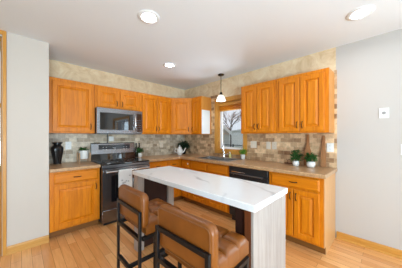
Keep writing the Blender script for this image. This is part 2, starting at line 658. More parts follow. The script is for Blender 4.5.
w1 = window_unit('window_1', 'x', 0.0, .15, WIN[0], WIN[1], WIN[2], WIN[3], .075, 'trim', sash=.05)
window_unit('door_2', 'x', 0.0, .15, PAT[0], PAT[1], .08, PAT[3], .075, 'trim', mull=.5)
window_unit('window_2', 'y', YB, YB - .15, -5.1, -3.3, .9, 2.25, .075, 'trim', mull=.5)
window_unit('window_3', 'y', YB, YB - .15, -2.6, -.8, .9, 2.25, .075, 'trim', mull=.5)
window_unit('door_3', 'x', XL, XL - .15, -4.8, -2.4, .03, 2.2, .075, 'trim', mull=.5)

# wooden valance shade at the head of the sink window
t = thing('window_shade', 'raised wooden slat shade at the head of the window above the sink', 'blind', (.012, (WIN[0] + WIN[1]) / 2, 1.87))
hw = (WIN[1] - WIN[0]) / 2 - .021
MB().box(-.004, -hw, .085, .035, hw, .148).build('head_rail', 'trim_y', t, bevel=.003)
sl = MB()
for k in range(9):
    sl.box(.002, -hw + .003, .0 + k * .0092, .032, hw - .003, .0065 + k * .0092)
sl.build('slat_stack', 'oak_y', t)
MB().box(0, -hw, -.022, .034, hw, -.002).build('bottom_rail', 'trim_y', t, bevel=.003)


# ------------------------------------------------------------------ outdoors, beyond the sink window
struct(MB().box(-20, -25, -.75, 45, 30, -.6).build('ground', 'grass', smooth=False))


def gable_house(name, label, x, y0, y1, depth, zg, ze, slope, wall, roof, rot=0.0):
    ym = (y0 + y1) / 2
    zr = ze + (ym - y0) * slope
    w = ym - y0
    h = thing(name, label, 'house', (x - w * math.sin(rot), y0 + w * math.cos(rot), zg), rot)
    MB().poly_prism([(-w, 0), (w, 0), (w, ze - zg), (0, zr - zg), (-w, ze - zg)], 'x', 0, depth).build('wall', wall, h, smooth=False)
    th = .10
    rf = MB()
    ov = .18
    rf.poly_prism([(-w - ov, ze - zg - ov * slope + .02), (0, zr - zg + .02), (w + ov, ze - zg - ov * slope + .02), (w + ov, ze - zg - ov * slope + th), (0, zr - zg + th + .03), (-w - ov, ze - zg - ov * slope + th)], 'x', -.12, depth + .12)
    rf.build('roof', roof, h, smooth=False)
    fa = MB()
    fa.poly_prism([(-w - ov, ze - zg - ov * slope - .16), (0, zr - zg - .16), (w + ov, ze - zg - ov * slope - .16), (w + ov, ze - zg - ov * slope + th), (0, zr - zg + th + .03), (-w - ov, ze - zg - ov * slope + th)], 'x', -.20, -.125)
    fa.build('fascia', 'siding_white', h, smooth=False)
    return h


gable_house('neighbour_house', 'tan sided gable house with white fascia seen through the sink window', 8, 4.62, 9.6, 6, -.6, 1.72, .86, 'siding_far', 'roof_far', R(41))
gable_house('garage', 'low white house far beyond the railing outside the sink window', 29, 11.0, 19.0, 6, -.6, 2.3, .12, 'siding_white', 'roof_far', R(25))


def railing():
    x = 3.2
    r = thing('deck_railing', 'dark railing with two rails outside the sink window', 'railing', (x, .6, -.6))
    for k in range(5):
        MB().box(-.02, -1.6 + k * .9, .001, .02, -1.56 + k * .9, 1.62).build('post', 'black_metal', r)
    for z in (1.44, 1.58):
        MB().tube([(0, -1.6, z), (0, 2.05, z)], .016, 6).build('rail', 'black_metal', r)


railing()


def bare_tree(x, y, hgt, seed, label):
    rnd = random.Random(seed)
    t = thing('bare_tree', label, 'tree', (x, y, -.6), 0, 'bare trees outside the window')
    tr = MB()
    br = MB()
    tr.tube([(0, 0, 0), (.05, .02, hgt * .2), (0, .06, hgt * .42)], [.15, .12, .09], 6)

    def grow(p, d, ln, r, lev):
        q = p + d * ln
        mid = p + d * ln * .5 + Vector((rnd.uniform(-1, 1), rnd.uniform(-1, 1), rnd.uniform(-1, 1))) * ln * .07
        br.tube([p, mid, q], [r, r * .8, r * .55], 4)
        if lev == 0: return
        for k in range(3):
            nd = (d + Vector((rnd.uniform(-1, 1), rnd.uniform(-1, 1), rnd.uniform(-.35, .8))) * .8).normalized()
            b = p + d * ln * rnd.uniform(.45, 1.0)
            grow(b, nd, ln * rnd.uniform(.55, .8), r * .6, lev - 1)
    for k in range(5):
        a = k * 1.3 + rnd.random()
        d = Vector((math.cos(a) * .7, math.sin(a) * .7, .8)).normalized()
        grow(Vector((0, .06, hgt * (.36 + .02 * k))), d, hgt * .22, .07, 4)
    tr.build('trunk', 'bark', t)
    br.build('branches', 'bark', t, fix=False)


bare_tree(18.2, 12.0, 7.2, 3, 'bare branched winter tree rising behind the houses outside the window')
bare_tree(17.2, 5.6, 6.6, 8, 'bare branched winter tree nearer the railing outside the window')


# ------------------------------------------------------------------ cabinets
def door_mesh(w, h, t=.019, frame=.058, arch=False):
    """raised panel door, lower left at origin, front towards -y"""
    mb = MB()

    def ring(i, y):
        return [(i, y, i), (w - i, y, i), (w - i, y, h - i), (i, y, h - i)]
    f = min(frame, w * .24, h * .30)
    rings = [ring(.004, 0), ring(.004, -.006), ring(0, -.009), ring(0, -t + .003), ring(.005, -t), ring(f - .003, -t), ring(f, -t + .003), ring(f + .004, -t + .012), ring(f + .012, -t + .012), ring(f + .034, -t + .003), ring(f + .036, -t + .0005), ring(f + .040, -t)]
    mb.loft(rings)
    return mb


def drawer_mesh(w, h, t=.019):
    mb = MB()

    def ring(i, y):
        return [(i, y, i), (w - i, y, i), (w - i, y, h - i), (i, y, h - i)]
    mb.loft([ring(.004, 0), ring(.004, -.006), ring(0, -.008), ring(0, -t + .008), ring(.006, -t + .004), ring(.016, -t)])
    return mb


def pull(vert, ln=.085):
    mb = MB()
    pts = []
    for k in range(9):
        a = -1 + 2 * k / 8
        d = .026 * (1 - abs(a) ** 3.0)
        pts.append((0, -d, a * ln / 2) if vert else (a * ln / 2, -d, 0))
    mb.tube(pts, [.0062, .0052, .0046, .0050, .0056, .0050, .0046, .0052, .0062], 8)
    return mb


def add_door(root, x, z, w, h, yf, handle=None, hz=None, mat='oak_v'):
    d = door_mesh(w, h).build('door', mat, root, smooth=False, loc=(x, yf, z))
    if handle:
        hx = .028 if handle == 'l' else w - .028
        pull(True).build('handle', 'bronze', d, loc=(hx, -.019, hz if hz is not None else .09))
    return d


def add_drawer(root, x, z, w, h, yf, handle=True, name='drawer'):
    d = drawer_mesh(w, h).build(name, 'oak_h', root, smooth=False, loc=(x, yf, z))
    if handle:
        pull(False).build('handle', 'bronze', d, loc=(w / 2, -.019, h / 2))
    return d


UZ0, UZ1 = 1.375, 2.16
ROT_B = R(-90)


def carcass(root, w, y0, y1, z0, z1, side=None):
    return MB().box(0, y0, z0, w, y1, z1).build('body', 'oak_v', root, bevel=.002, seg=1)


def upper(name, label, loc, rotz, w, doors, z0=UZ0, z1=UZ1, end=None, depth=.31):
    """doors: list of (x, w, handle side)"""
    r = thing(name, label, 'cabinet', (loc[0], loc[1], z0), rotz, 'honey oak wall cabinets')
    h = z1 - z0
    MB().box(.001, -depth, 0, w - .001 - (.004 if end else 0), -.0095, h).build('body', 'oak_v', r, bevel=.002, seg=1)
    if end:
        MB().box(w - .0045, -depth + .0005, .0005, w, -.0095, h).build('end_panel', 'oak_end', r)
    for x, dw, hs in doors:
        add_door(r, x, .022, dw, h - .068, -depth - .0005, hs, hz=.085 if h > .5 else .075)
    return r


def base(name, label, loc, rotz, w, fronts, end=None, depth=.59, hollow=False):
    r = thing(name, label, 'cabinet', (loc[0], loc[1], 0), rotz, 'honey oak base cabinets')
    e = .006 if end else 0
    if hollow:
        bd = MB()
        bd.box(.001, -depth, .10, .019, -.0095, .868).box(w - .019, -depth, .10, w - .001, -.0095, .868)
        bd.box(.019, -depth, .10, w - .019, -.0095, .118).box(.019, -.020, .118, w - .019, -.0095, .868).box(.019, -depth, .118, w - .019, -depth + .019, .868)
        bmesh.ops.remove_doubles(bd.bm, verts=bd.bm.verts, dist=1e-5)
        bd.build('body', 'oak_v', r, smooth=False)
    else:
        MB().box(.001, -depth, .10, w - .001 - e, -.0095, .868).build('body', 'oak_v', r, bevel=.002, seg=1)
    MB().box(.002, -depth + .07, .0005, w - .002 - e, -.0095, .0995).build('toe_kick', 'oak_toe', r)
    if end:
        ep = MB()
        ep.poly_prism([(-.0095, .0005), (-.0095, .868), (-depth, .868), (-depth, .10), (-depth + .068, .10), (-depth + .068, .0005)], 'x', w - e, w)
        ep.build('end_panel', 'oak_side', r, smooth=False)
    for kind, x, z, fw, fh, hs in fronts:
        if kind == 'door':
            add_door(r, x, z, fw, fh, -depth - .0005, hs, hz=fh - .085)
        elif kind == 'drawer':
            add_drawer(r, x, z, fw, fh, -depth - .0005)
        else:
            add_drawer(r, x, z, fw, fh, -depth - .0005, False, 'false_front')
    return r


# wall cabinets on the range wall
upper('wall_cabinet', 'tall single door oak wall cabinet beside the white wall, over the black vase', (-2.70, 0), 0, .588, [(.055, .50, 'r')])
upper('wall_cabinet', 'short two door oak wall cabinet above the microwave', (-2.110, 0), 0, .765, [(.028, .335, 'r'), (.395, .335, 'l')], z0=1.792)
upper('wall_cabinet', 'two door oak wall cabinet right of the microwave', (-1.343, 0), 0, .713, [(.040, .315, 'r'), (.362, .315, 'l')])


def corner_upper():
    r = thing('wall_cabinet', 'diagonal corner oak wall cabinet above the white teapot', 'cabinet', (0, 0, UZ0), 0, 'honey oak wall cabinets')
    h = UZ1 - UZ0
    p = [(-.0095, -.0095), (-.628, -.0095), (-.628, -.31), (-.31, -.608), (-.0095, -.608)]
    MB().poly_prism(p, 'z', 0, h).build('body', 'oak_v', r, smooth=False, bevel=.002, seg=1)
    a = Vector((-.628, -.31)); b = Vector((-.31, -.608))
    L = (b - a).length
    ang = math.atan2((b - a).y, (b - a).x)
    d = door_mesh(L - .07, h - .068).build('door', 'oak_v', r, smooth=False)
    u = (b - a).normalized()
    nrm = Vector((u.y, -u.x))      # towards the room
    q = a + u * .035 + nrm * .0006
    d.location = (q.x, q.y, .022)
    d.rotation_euler = (0, 0, ang)
    pull(True).build('handle', 'bronze', d, loc=(L - .07 - .028, -.019, .085))


corner_upper()
r_narrow = upper('wall_cabinet', 'narrow oak wall cabinet with a white sheet on its side, left of the window', (0, -.610), ROT_B, .305, [(.030, .245, 'l')], end=True)
tag(MB().box(-.303, -.9195, 1.384, -.058, -.9160, 1.880).build('notice_sheet', 'paper', bevel=.001), 'blank white sheet fixed to the side of the narrow wall cabinet by the window', 'sheet')
upper('wall_cabinet', 'two door oak wall cabinet directly right of the sink window', (0, -1.862), ROT_B, .603, [(.030, .262, 'r'), (.300, .262, 'l')])
upper('wall_cabinet', 'two door oak wall cabinet at the end of the run, above the potted plants', (0, -2.466), ROT_B, .637, [(.038, .272, 'r'), (.318, .272, 'l')], end=True)

# base cabinets on the range wall
base('base_cabinet', 'oak base cabinet with drawer and single door, below the black vase', (-2.70, 0), 0, .583,
     [('drawer', .045, .71, .51, .135, None), ('door', .045, .125, .51, .565, 'r')])
base('base_cabinet', 'oak base cabinet with a drawer directly right of the steel range', (-1.343, 0), 0, .425,
     [('drawer', .03, .71, .365, .135, None), ('door', .03, .125, .365, .565, 'l')])
base('base_cabinet', 'oak base cabinet in the corner below the white teapot', (-.917, 0), 0, .907,
     [('drawer', .03, .71, .235, .135, None), ('door', .03, .125, .235, .565, 'l')])
base('base_cabinet', 'short oak base cabinet with a white latch, between corner and sink', (0, -.612), ROT_B, .270,
     [('false', .035, .71, .215, .135, None), ('door', .035, .125, .215, .565, 'r')])
lt = bpy.data.objects[[o.name for o in COL.objects if o.name.startswith('base_cabinet')][-1]]
lk = MB().box(.205, -.615, .775, .240, -.6105, .808).build('latch', 'white_plastic', lt, bevel=.005)
lk['label'] = 'small white plastic latch'
base('base_cabinet', 'oak sink base with two false drawer fronts, below the steel sink', (0, -.884), ROT_B, .952,
     [('false', .045, .71, .395, .135, None), ('false', .475, .71, .435, .135, None), ('door', .045, .125, .395, .565, 'r'), ('door', .475, .125, .435, .565, 'l')], hollow=True)
base('base_cabinet', 'oak base cabinet with wide drawer and two doors, ending the run by the bare wall', (0, -2.488), ROT_B, .626,
     [('drawer', .035, .71, .545, .135, None), ('door', .035, .125, .268, .565, 'r'), ('door', .312, .125, .268, .565, 'l')], end=True)


# ------------------------------------------------------------------ worktops
def grid_slab(xs, ys, inside, z0, z1):
    mb = MB()
    vs = {}

    def V(x, y, z):
        k = (x, y, z)
        if k not in vs: vs[k] = mb.bm.verts.new(k)
        return vs[k]
    nx, ny = len(xs) - 1, len(ys) - 1
    on = {(i, j): inside((xs[i] + xs[i + 1]) / 2, (ys[j] + ys[j + 1]) / 2) for i in range(nx) for j in range(ny)}
    for (i, j), s in on.items():
        if not s: continue
        a, b, c, d = xs[i], xs[i + 1], ys[j], ys[j + 1]
        for z in (z0, z1):
            mb.bm.faces.new([V(a, c, z), V(b, c, z), V(b, d, z), V(a, d, z)])
        for di, dj, p, q in ((-1, 0, (a, c), (a, d)), (1, 0, (b, c), (b, d)), (0, -1, (a, c), (b, c)), (0, 1, (a, d), (b, d))):
            if not on.get((i + di, j + dj), False):
                mb.bm.faces.new([V(*p, z0), V(*q, z0), V(*q, z1), V(*p, z1)])
    bmesh.ops.dissolve_limit(mb.bm, angle_limit=.01, verts=mb.bm.verts, edges=mb.bm.edges)
    return mb


CT0, CT1 = .869, .914
SX0, SX1, SY0, SY1 = -.535, -.105, -1.755, -1.005    # sink cut-out
o = MB().box(-2.703, -.64, CT0, -2.117, -.0095, CT1).build('worktop', 'laminate', bevel=.010, seg=3)
tag(o, 'short brown stone look worktop left of the range, under the black vase', 'countertop', 'brown worktops')
YCE = YE - .022
o = grid_slab([-1.341, -.64, SX0, SX1, -.0095], [YCE, SY0, SY1, -.64, -.0095],
              lambda x, y: (y > -.64 or x > -.64) and not (SX0 < x < SX1 and SY0 < y < SY1), CT0, CT1).build('worktop', 'laminate', bevel=.010, seg=3)
tag(o, 'long L shaped brown stone look worktop running from the range past the sink', 'countertop', 'brown worktops')


# ------------------------------------------------------------------ sink and faucet
def sink():
    s = thing('sink', 'double bowl stainless sink set in the worktop below the window', 'sink', (-.32, -1.38, CT1))
    x0, x1, y0, y1 = -.232, .232, -.392, .392
    zt0, zt1 = .0008, .006
    b0 = (-.195, .150, -.355, -.015)
    b1 = (-.195, .150, .015, .355)
    xs = [x0, -.195, .150, x1]
    ys = [y0, -.355, -.015, .015, .355, y1]
    grid_slab(xs, ys, lambda x, y: not (-.195 < x < .150 and (.015 < y < .355 or -.355 < y < -.015)), zt0, zt1).build('rim', 'sink_steel', s, bevel=.002)
    for (a, b, c, d) in (b0, b1):
        mb = MB()
        e = .006
        mb.loft([[(a, c, zt0), (b, c, zt0), (b, d, zt0), (a, d, zt0)], [(a + .012, c + .012, -.17), (b - .004, c + .012, -.17), (b - .004, d - .012, -.17), (a + .012, d - .012, -.17)]], cap0=False)
        bw = mb.build('bowl', 'sink_steel', s, smooth=False, fix=False)
        md = bw.modifiers.new('thick', 'SOLIDIFY')
        md.thickness = .002
        MB().lathe([(.0, .0), (.035, .0), (.035, .003), (.0, .003)], ((a + b) / 2, (c + d) / 2, -.169), 16).build('drain', 'chrome', s)


sink()


def faucet():
    f = thing('faucet', 'tall chrome pull down faucet behind the sink', 'faucet', (-.118, -1.345, CT1 + .0065), R(32))
    MB().lathe([(.026, 0), (.027, .006), (.018, .012), (.016, .05)], (0, 0, 0), 16).build('base', 'chrome', f)
    pts = [(0, 0, .05), (0, 0, .22)]
    for k in range(1, 10):
        a = math.pi * k / 9
        pts.append((-.055 + .055 * math.cos(a), 0, .22 + .055 * math.sin(a)))
    pts.append((-.11, 0, .17))
    MB().tube(pts, .0125, 10).build('spout', 'chrome', f)
    MB().lathe([(.0125, 0), (.016, .01), (.016, .06), (.0125, .065)], (-.11, 0, .11), 12).build('spray_head', 'chrome', f)
    MB().tube([(0, -.014, .045), (0, -.035, .055), (-.01, -.085, .075)], [.009, .008, .006], 8).build('lever', 'chrome', f)


faucet()


# ------------------------------------------------------------------ range
def stove():
    s = thing('range', 'stainless steel freestanding range with black glass top', 'stove', (-1.7275, 0, 0))
    w = .380
    MB().box(-w, -.640, .04, w, -.012, .895).build('body', 'black_plastic', s, bevel=.003)
    for x in (-w + .06, w - .06):
        for y in (-.60, -.10):
            MB().lathe([(.018, .0005), (.018, .0395)], (x, y, 0), 10).build('foot', 'black_plastic', s)
    MB().box(-w - .0015, -.672, .8955, w + .0015, -.012, .918).build('cooktop', 'black_glass', s, bevel=.006)
    fr = MB().box(-w, -.668, .852, w, -.641, .894).build('front_trim', 'steel_dark', s, bevel=.004)
    for (x, y, r) in ((-.19, -.50, .095), (.19, -.50, .115), (-.19, -.22, .075), (.19, -.22, .09)):
        mb = MB()
        mb.lathe([(r - .003, 0), (r - .003, .0006), (r, .0006), (r, 0)], (x, y, .9181), 32, cap0=False, cap1=False)
        mb.build('burner_ring', 'steel_dark', s)
    # oven door
    dz0, dz1 = .235, .846
    d = MB()
    wx0, wx1, wz0, wz1 = -.255, .255, .335, .735
    dm = MB()
    vs = {}
    us = [-w, wx0, wx1, w]; zs = [dz0, wz0, wz1, dz1]
    for i in range(3):
        for j in range(3):
            if i == 1 and j == 1: continue
            dm.box(us[i], -.678, zs[j], us[i + 1], -.642, zs[j + 1])
    bmesh.ops.remove_doubles(dm.bm, verts=dm.bm.verts, dist=1e-5)
    door = dm.build('oven_door', 'steel', s, smooth=False)
    MB().box(wx0 + .0005, -.676, wz0 + .0005, wx1 - .0005, -.644, wz1 - .0005).build('window', 'black_glass', door, smooth=False)
    hb = MB()
    hb.tube([(-.34, -.735, .800), (.34, -.735, .800)], .0125, 12)
    for x in (-.31, .31):
        hb.tube([(x, -.677, .800), (x, -.735, .800)], .009, 8)
    hb.build('handle', 'chrome', door)
    # storage drawer
    dr = MB().box(-w, -.674, .045, w, -.642, .226).build('drawer', 'steel', s, bevel=.004)
    MB().box(-w + .03, -.640, .0008, w - .03, -.60, .039).build('kick_plate', 'black_plastic', s)
    # back guard with its slanted control face
    bgd = MB()
    bgd.poly_prism([(-.012, 1.0205), (-.089, 1.0205), (-.070, 1.20), (-.055, 1.212), (-.012, 1.212)], 'x', -w, w)
    MB().poly_prism([(-.012, .9185), (-.100, .9185), (-.086, 1.02), (-.012, 1.02)], 'x', -w + .002, w - .002).build('guard_base', 'black_glass', s, smooth=False)
    b = bgd.build('back_guard', 'steel', s, smooth=False, bevel=.003)
    dp = MB()
    dp.poly_prism([(-.0825, 1.045), (-.0725, 1.178), (-.0745, 1.178), (-.0850, 1.045)], 'x', -.265, .285)
    dp.build('display', 'display', b, smooth=False)
    for k, (x, z, ww) in enumerate([(-.03, 1.118, .05), (.0, 1.098, .02), (-.20, 1.13, .02), (-.15, 1.13, .02), (-.20, 1.09, .02), (-.15, 1.09, .02), (.16, 1.13, .02), (.21, 1.13, .02), (.16, 1.09, .02), (.21, 1.09, .02)]):
        yy = -.0850 + (z - 1.045) / .133 * .0105
        MB().box(x, yy - .0012, z, x + ww, yy + .001, z + .006).build('display_mark', 'display_mark', b, smooth=False)
    return s


stove()


def towel():
    t = thing('dish_towel', 'white dish towel with grey print hanging over the oven door handle', 'towel', (-1.795, -.735, .80))
    mb = MB()
    nx = 14
    prof = []
    for k in range(12): prof.append((-.019 - .004 * math.sin(k * .5), -.44 + k * .44 / 12))
    for k in range(7):
        a = math.pi - math.pi * k / 6
        prof.append((.0175 * math.cos(a), .0175 * math.sin(a)))
    for k in range(1, 9): prof.append((.0185, -k * .032))
    rings = []
    for i in range(nx + 1):
        u = -.10 + .20 * i / nx
        rings.append([(u, y + .005 * math.sin(u * 60 + z * 4) * min(1, -z * 6 if z < 0 else 0) * (1 if y < 0 else .0), z) for y, z in prof])
    mb.loft(rings, False, False, closed=False)
    o = mb.build('cloth', 'towel', t)
    md = o.modifiers.new('thick', 'SOLIDIFY')
    md.thickness = .003
    md.offset = 0
    pm = plain('grey_towel_print', (.45, .45, .46), .9)
    rnd = random.Random(4)
    for k in range(7):
        x, z = rnd.uniform(-.07, .07), rnd.uniform(-.20, -.05)
        MB().poly_prism([(x + .014 * math.cos(a) * (1 + .3 * math.sin(3 * a + k)), z + .010 * math.sin(a)) for a in [j * math.pi / 4 for j in range(8)]], 'y', -.0305, -.0285).build('print', pm, t, smooth=False)


towel()


# ------------------------------------------------------------------ microwave
def microwave():
    m = thing('microwave', 'stainless over the range microwave with black glass door', 'microwave', (-1.7275, 0, 1.366))
    w, h = .380, .424
    MB().box(-w, -.375, .004, w, -.0095, h).build('body', 'black_plastic', m, bevel=.003)
    dm = MB()
    us = [-w, -w + .045, .205, .262]; zs = [.012, .070, .350, h - .002]
    for i in range(3):
        for j in range(3):
            if i == 1 and j == 1: continue
            dm.box(us[i], -.405, zs[j], us[i + 1], -.376, zs[j + 1])
    bmesh.ops.remove_doubles(dm.bm, verts=dm.bm.verts, dist=1e-5)
    d = dm.build('door', 'steel', m, smooth=False)
    MB().box(us[1] + .0005, -.403, zs[1] + .0005, us[2] - .0005, -.377, zs[2] - .0005).build('window', 'black_glass', d, smooth=False)
    pts = [(.234, -.404 - .036 * math.sin(math.pi * k / 10) ** .6, .065 + .295 * k / 10) for k in range(11)]
    MB().tube(pts, .011, 10).build('handle', 'chrome', d)
    cp = MB().box(.264, -.405, .012, w, -.376, h - .002).build('control_panel', 'steel', m, bevel=.002)
    MB().box(.274, -.4065, .050, w - .014, -.4052, h - .055).build('keypad', 'black_glass', cp)
    kg = plain('keypad_grey', (.10, .10, .105), .5)
    for r_ in range(5):
        for c in range(3):
            MB().box(.285 + c * .027, -.4076, .075 + r_ * .042, .300 + c * .027, -.4066, .088 + r_ * .042).build('button', kg, cp, smooth=False)
    vg = MB()
    for k in range(5):
        vg.box(-.30, -.34 + k * .05, .0, .30, -.32 + k * .05, .0038)
    vg.build('vent_grille', 'steel_dark', m)


microwave()


# ------------------------------------------------------------------ dishwasher
def dishwasher():
    d = thing('dishwasher', 'black dishwasher under the worktop beside the sink base', 'dishwasher', (0, -1.8395, 0), ROT_B)
    w = .645
    MB().box(.003, -.585, .10, w - .003, -.02, .866).build('body', 'black_plastic', d)
    MB().box(.004, -.612, .115, w - .004, -.5855, .755).build('door', 'black_plastic', d, bevel=.004)
    c = MB().box(.004, -.618, .760, w - .004, -.5855, .862).build('control_panel', 'black_plastic', d, bevel=.005)
    MB().box(.05, -.6195, .785, w - .35, -.6183, .792).build('badge_strip', 'chrome', c)
    MB().tube([(.06, -.640, .765), (w - .06, -.640, .765)], .010, 8).tube([(.09, -.6125, .745), (.09, -.640, .765)], .007, 6).tube([(w - .09, -.6125, .745), (w - .09, -.640, .765)], .007, 6).build('handle', 'steel_dark', d)
    MB().box(.006, -.54, .0005, w - .006, -.05, .099).build('toe_kick', 'black_plastic', d)


dishwasher()


# ------------------------------------------------------------------ island
def island():
    s = thing('island', 'white marble topped island table with grey wood ends and dark wood inside', 'island', (-1.735, -2.265, 0), R(1.2))
    hx, hy = .267, .785
    MB().box(-hx, -hy, .878, hx, hy, .920).build('countertop', 'marble', s, bevel=.003)
    px = hx - .012
    # far end: grey posts, dark recessed panel
    for x0, x1 in ((-px, -px + .078), (px - .085, px)):
        p = MB().box(x0, hy - .115, .0005, x1, hy - .016, .8775).build('post', 'grey_wood', s, bevel=.003)
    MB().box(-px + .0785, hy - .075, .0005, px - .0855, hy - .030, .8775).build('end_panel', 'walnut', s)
    # near end: grey outer sheet over dark block
    ng = MB().box(-px + .0, -hy + .012, .0005, px, -hy + .030, .8775).build('grey_end_panel', 'grey_wood', s, bevel=.002)
    ng['label'] = 'pale grey weathered wood end panel'
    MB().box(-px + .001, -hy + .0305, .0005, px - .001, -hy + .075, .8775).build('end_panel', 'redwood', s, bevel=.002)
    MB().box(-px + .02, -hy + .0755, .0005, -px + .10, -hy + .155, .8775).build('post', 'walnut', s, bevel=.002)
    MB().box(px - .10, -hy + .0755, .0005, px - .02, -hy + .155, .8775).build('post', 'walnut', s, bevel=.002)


island()


# ------------------------------------------------------------------ stools
def stool(loc, label):
    s = thing('counter_stool', label, 'stool', loc, 0, 'tan leather counter stools')
    xb, xf = -.19, .145
    yw = .190
    t = .0125
    # frame legs
    for y in (-yw, yw):
        MB().box(xb - t, y - t, .0005, xb + .004, y + t, .8155).build('leg', 'black_metal', s, bevel=.002)
        MB().box(xf - t, y - t, .0005, xf + t, y + t, .614).build('leg', 'black_metal', s, bevel=.002)
    MB().box(xb - t, -yw + t + .0003, .790, xb + .004, yw - t - .0003, .815).build('back_rail', 'black_metal', s, bevel=.002)
    sf = MB()
    sf.box(xb - t, -yw + t + .0003, .615, xb + t, yw - t - .0003, .638)
    sf.box(xb + t + .0003, -yw - t, .615, xf + t, -yw + t, .638).box(xb + t + .0003, yw - t, .615, xf + t, yw + t, .638)
    sf.box(xf - t, -yw + t, .615, xf + t, yw - t, .638)
    sf.build('seat_frame', 'black_metal', s)
    for nm, b in (('stretcher', (xb - t, -yw + t + .0003, .335, xb + t, yw - t - .0003, .360)), ('footrest', (xf - t, -yw + t + .0003, .335, xf + t, yw - t - .0003, .360)),
                  ('stretcher', (xb + t + .0003, -t, .335, xf - t - .0003, t, .360))):
        MB().box(*b).build(nm, 'black_metal', s, bevel=.002)
    # seat cushion: biscuit tufted
    nx, ny = 48, 48
    sx0, sx1, sy = xb + .045, xf + .036, .186
    z0, z1 = .639, .745

    def edge(a):      # a in [-1,1] -> rounded shoulder
        k = .16
        q = max(0, (abs(a) - (1 - k)) / k)
        return 1 - math.sqrt(max(0, 1 - q * q))
    lines_u = [-1 / 3, 1 / 3]
    top = []
    mb = MB()
    for i in range(nx + 1):
        row = []
        u = -1 + 2 * i / nx
        for j in range(ny + 1):
            v = -1 + 2 * j / ny
            x = (sx0 + sx1) / 2 + u * (sx1 - sx0) / 2
            y = v * sy
            du = min(abs(u - l) for l in lines_u) * (sx1 - sx0) / 2
            dv = min(abs(v - l) for l in lines_u) * sy
            cr = max(math.exp(-(du / .009) ** 2), math.exp(-(dv / .009) ** 2))
            puff = .006 * abs(math.cos(u * math.pi * 1.5) * math.cos(v * math.pi * 1.5))
            z = z1 - .030 * min(1, edge(u) + edge(v)) - .016 * cr * (1 - edge(u)) * (1 - edge(v)) + puff - .004
            row.append(mb.bm.verts.new((x, y, z)))
        top.append(row)
    for i in range(nx):
        for j in range(ny):
            mb.bm.faces.new((top[i][j], top[i + 1][j], top[i + 1][j + 1], top[i][j + 1]))
    loop = [top[i][0] for i in range(nx + 1)] + [top[nx][j] for j in range(1, ny + 1)] + [top[i][ny] for i in range(nx - 1, -1, -1)] + [top[0][j] for j in range(ny - 1, 0, -1)]
    low = []
    for v in loop:
        low.append(mb.bm.verts.new((v.co.x, v.co.y, z0)))
    for k in range(len(loop)):
        kk = (k + 1) % len(loop)
        mb.bm.faces.new((loop[k], loop[kk], low[kk], low[k]))
    mb.bm.faces.new(low)
    mb.build('seat', 'leather', s, angle=60)
    # back cushion
    hb = MB()
    bx0, bx1, by, bz0, bz1 = xb + .0045, xb + .060, .210, .690, .930
    rad = .042

    def outline(inset, x):
        pts = []
        for (cy, cz, a0) in ((by - rad, bz1 - rad, 0), (-by + rad, bz1 - rad, 90), (-by + rad, bz0 + rad, 180), (by - rad, bz0 + rad, 270)):
            for k in range(7):
                a = R(a0 + 15 * k)
                rr = rad - inset
                pts.append((x, cy + rr * math.cos(a), cz + rr * math.sin(a)))
        return pts
    e = .018
    hb.loft([outline(.022, bx0 + .0), outline(.010, bx0 + .002), outline(.003, bx0 + .008), outline(0, bx0 + e), outline(0, bx1 - e), outline(.004, bx1 - .009), outline(.012, bx1 - .003), outline(.030, bx1)])
    b = hb.build('backrest', 'leather', s, angle=50)
    pp = outline(.0145, bx0 - .001)
    MB().tube(pp + [pp[0]], .0028, 6).build('piping', 'piping', b)
    return s


st = stool((-2.192, -2.238, 0), 'tan leather counter stool farther along the island, nearer the range')
copy_thing(st, (-2.194, -2.852, 0), 'tan leather counter stool nearest the camera, by the near end of the island', R(3))


# ------------------------------------------------------------------ ceiling lights and pendant
def downlight(x, y, label):
    d = thing('recessed_light', label, 'ceiling light', (x, y, H - .0005), 0, 'recessed ceiling lights')
    MB().lathe([(.062, 0), (.106, 0), (.106, -.004), (.098, -.010), (.076, -.012), (.062, -.004)], (0, 0, 0), 40, cap0=False, cap1=False).build('trim_ring', 'ring', d)
    MB().lathe([(0.0005, 0), (.0615, 0), (.0615, -.0025), (.0005, -.0025)], (0, 0, 0), 40).build('lens', 'lamp_on', d)
    return d


downlight(-2.06, -1.955, 'round lit recessed ceiling light above the near part of the range wall cabinets')
downlight(-1.215, -1.086, 'smallest lit recessed ceiling light, nearest the cabinet corner')
downlight(-.656, -3.413, 'large lit recessed ceiling light at upper right by the bare wall')


def pendant():
    p = thing('pendant_light', 'small bronze pendant with white glass bell shade over the sink', 'pendant', (-.253, -1.383, H - .0005))
    MB().lathe([(.0005, 0), (.060, 0), (.060, -.010), (.045, -.022), (.010, -.026), (.0005, -.026)], n=24).build('canopy', 'bronze', p)
    MB().tube([(0, 0, -.026), (0, 0, -.335)], .006, 8).build('rod', 'bronze', p)
    MB().lathe([(.006, -.330), (.018, -.335), (.026, -.352), (.030, -.385), (.026, -.390)], n=20, cap0=True, cap1=True).build('socket_cap', 'bronze', p)
    sh = MB().lathe([(.028, -.388), (.050, -.398), (.070, -.425), (.082, -.460), (.094, -.498), (.089, -.499), (.077, -.460), (.064, -.427), (.046, -.403), (.028, -.394)], n=28, cap0=False, cap1=False).build('shade', 'shade', p)
    MB().lathe([(.001, -.465), (.016, -.460), (.024, -.440), (.020, -.415), (.012, -.395)], n=14).build('bulb', 'lamp_on', p)


pendant()


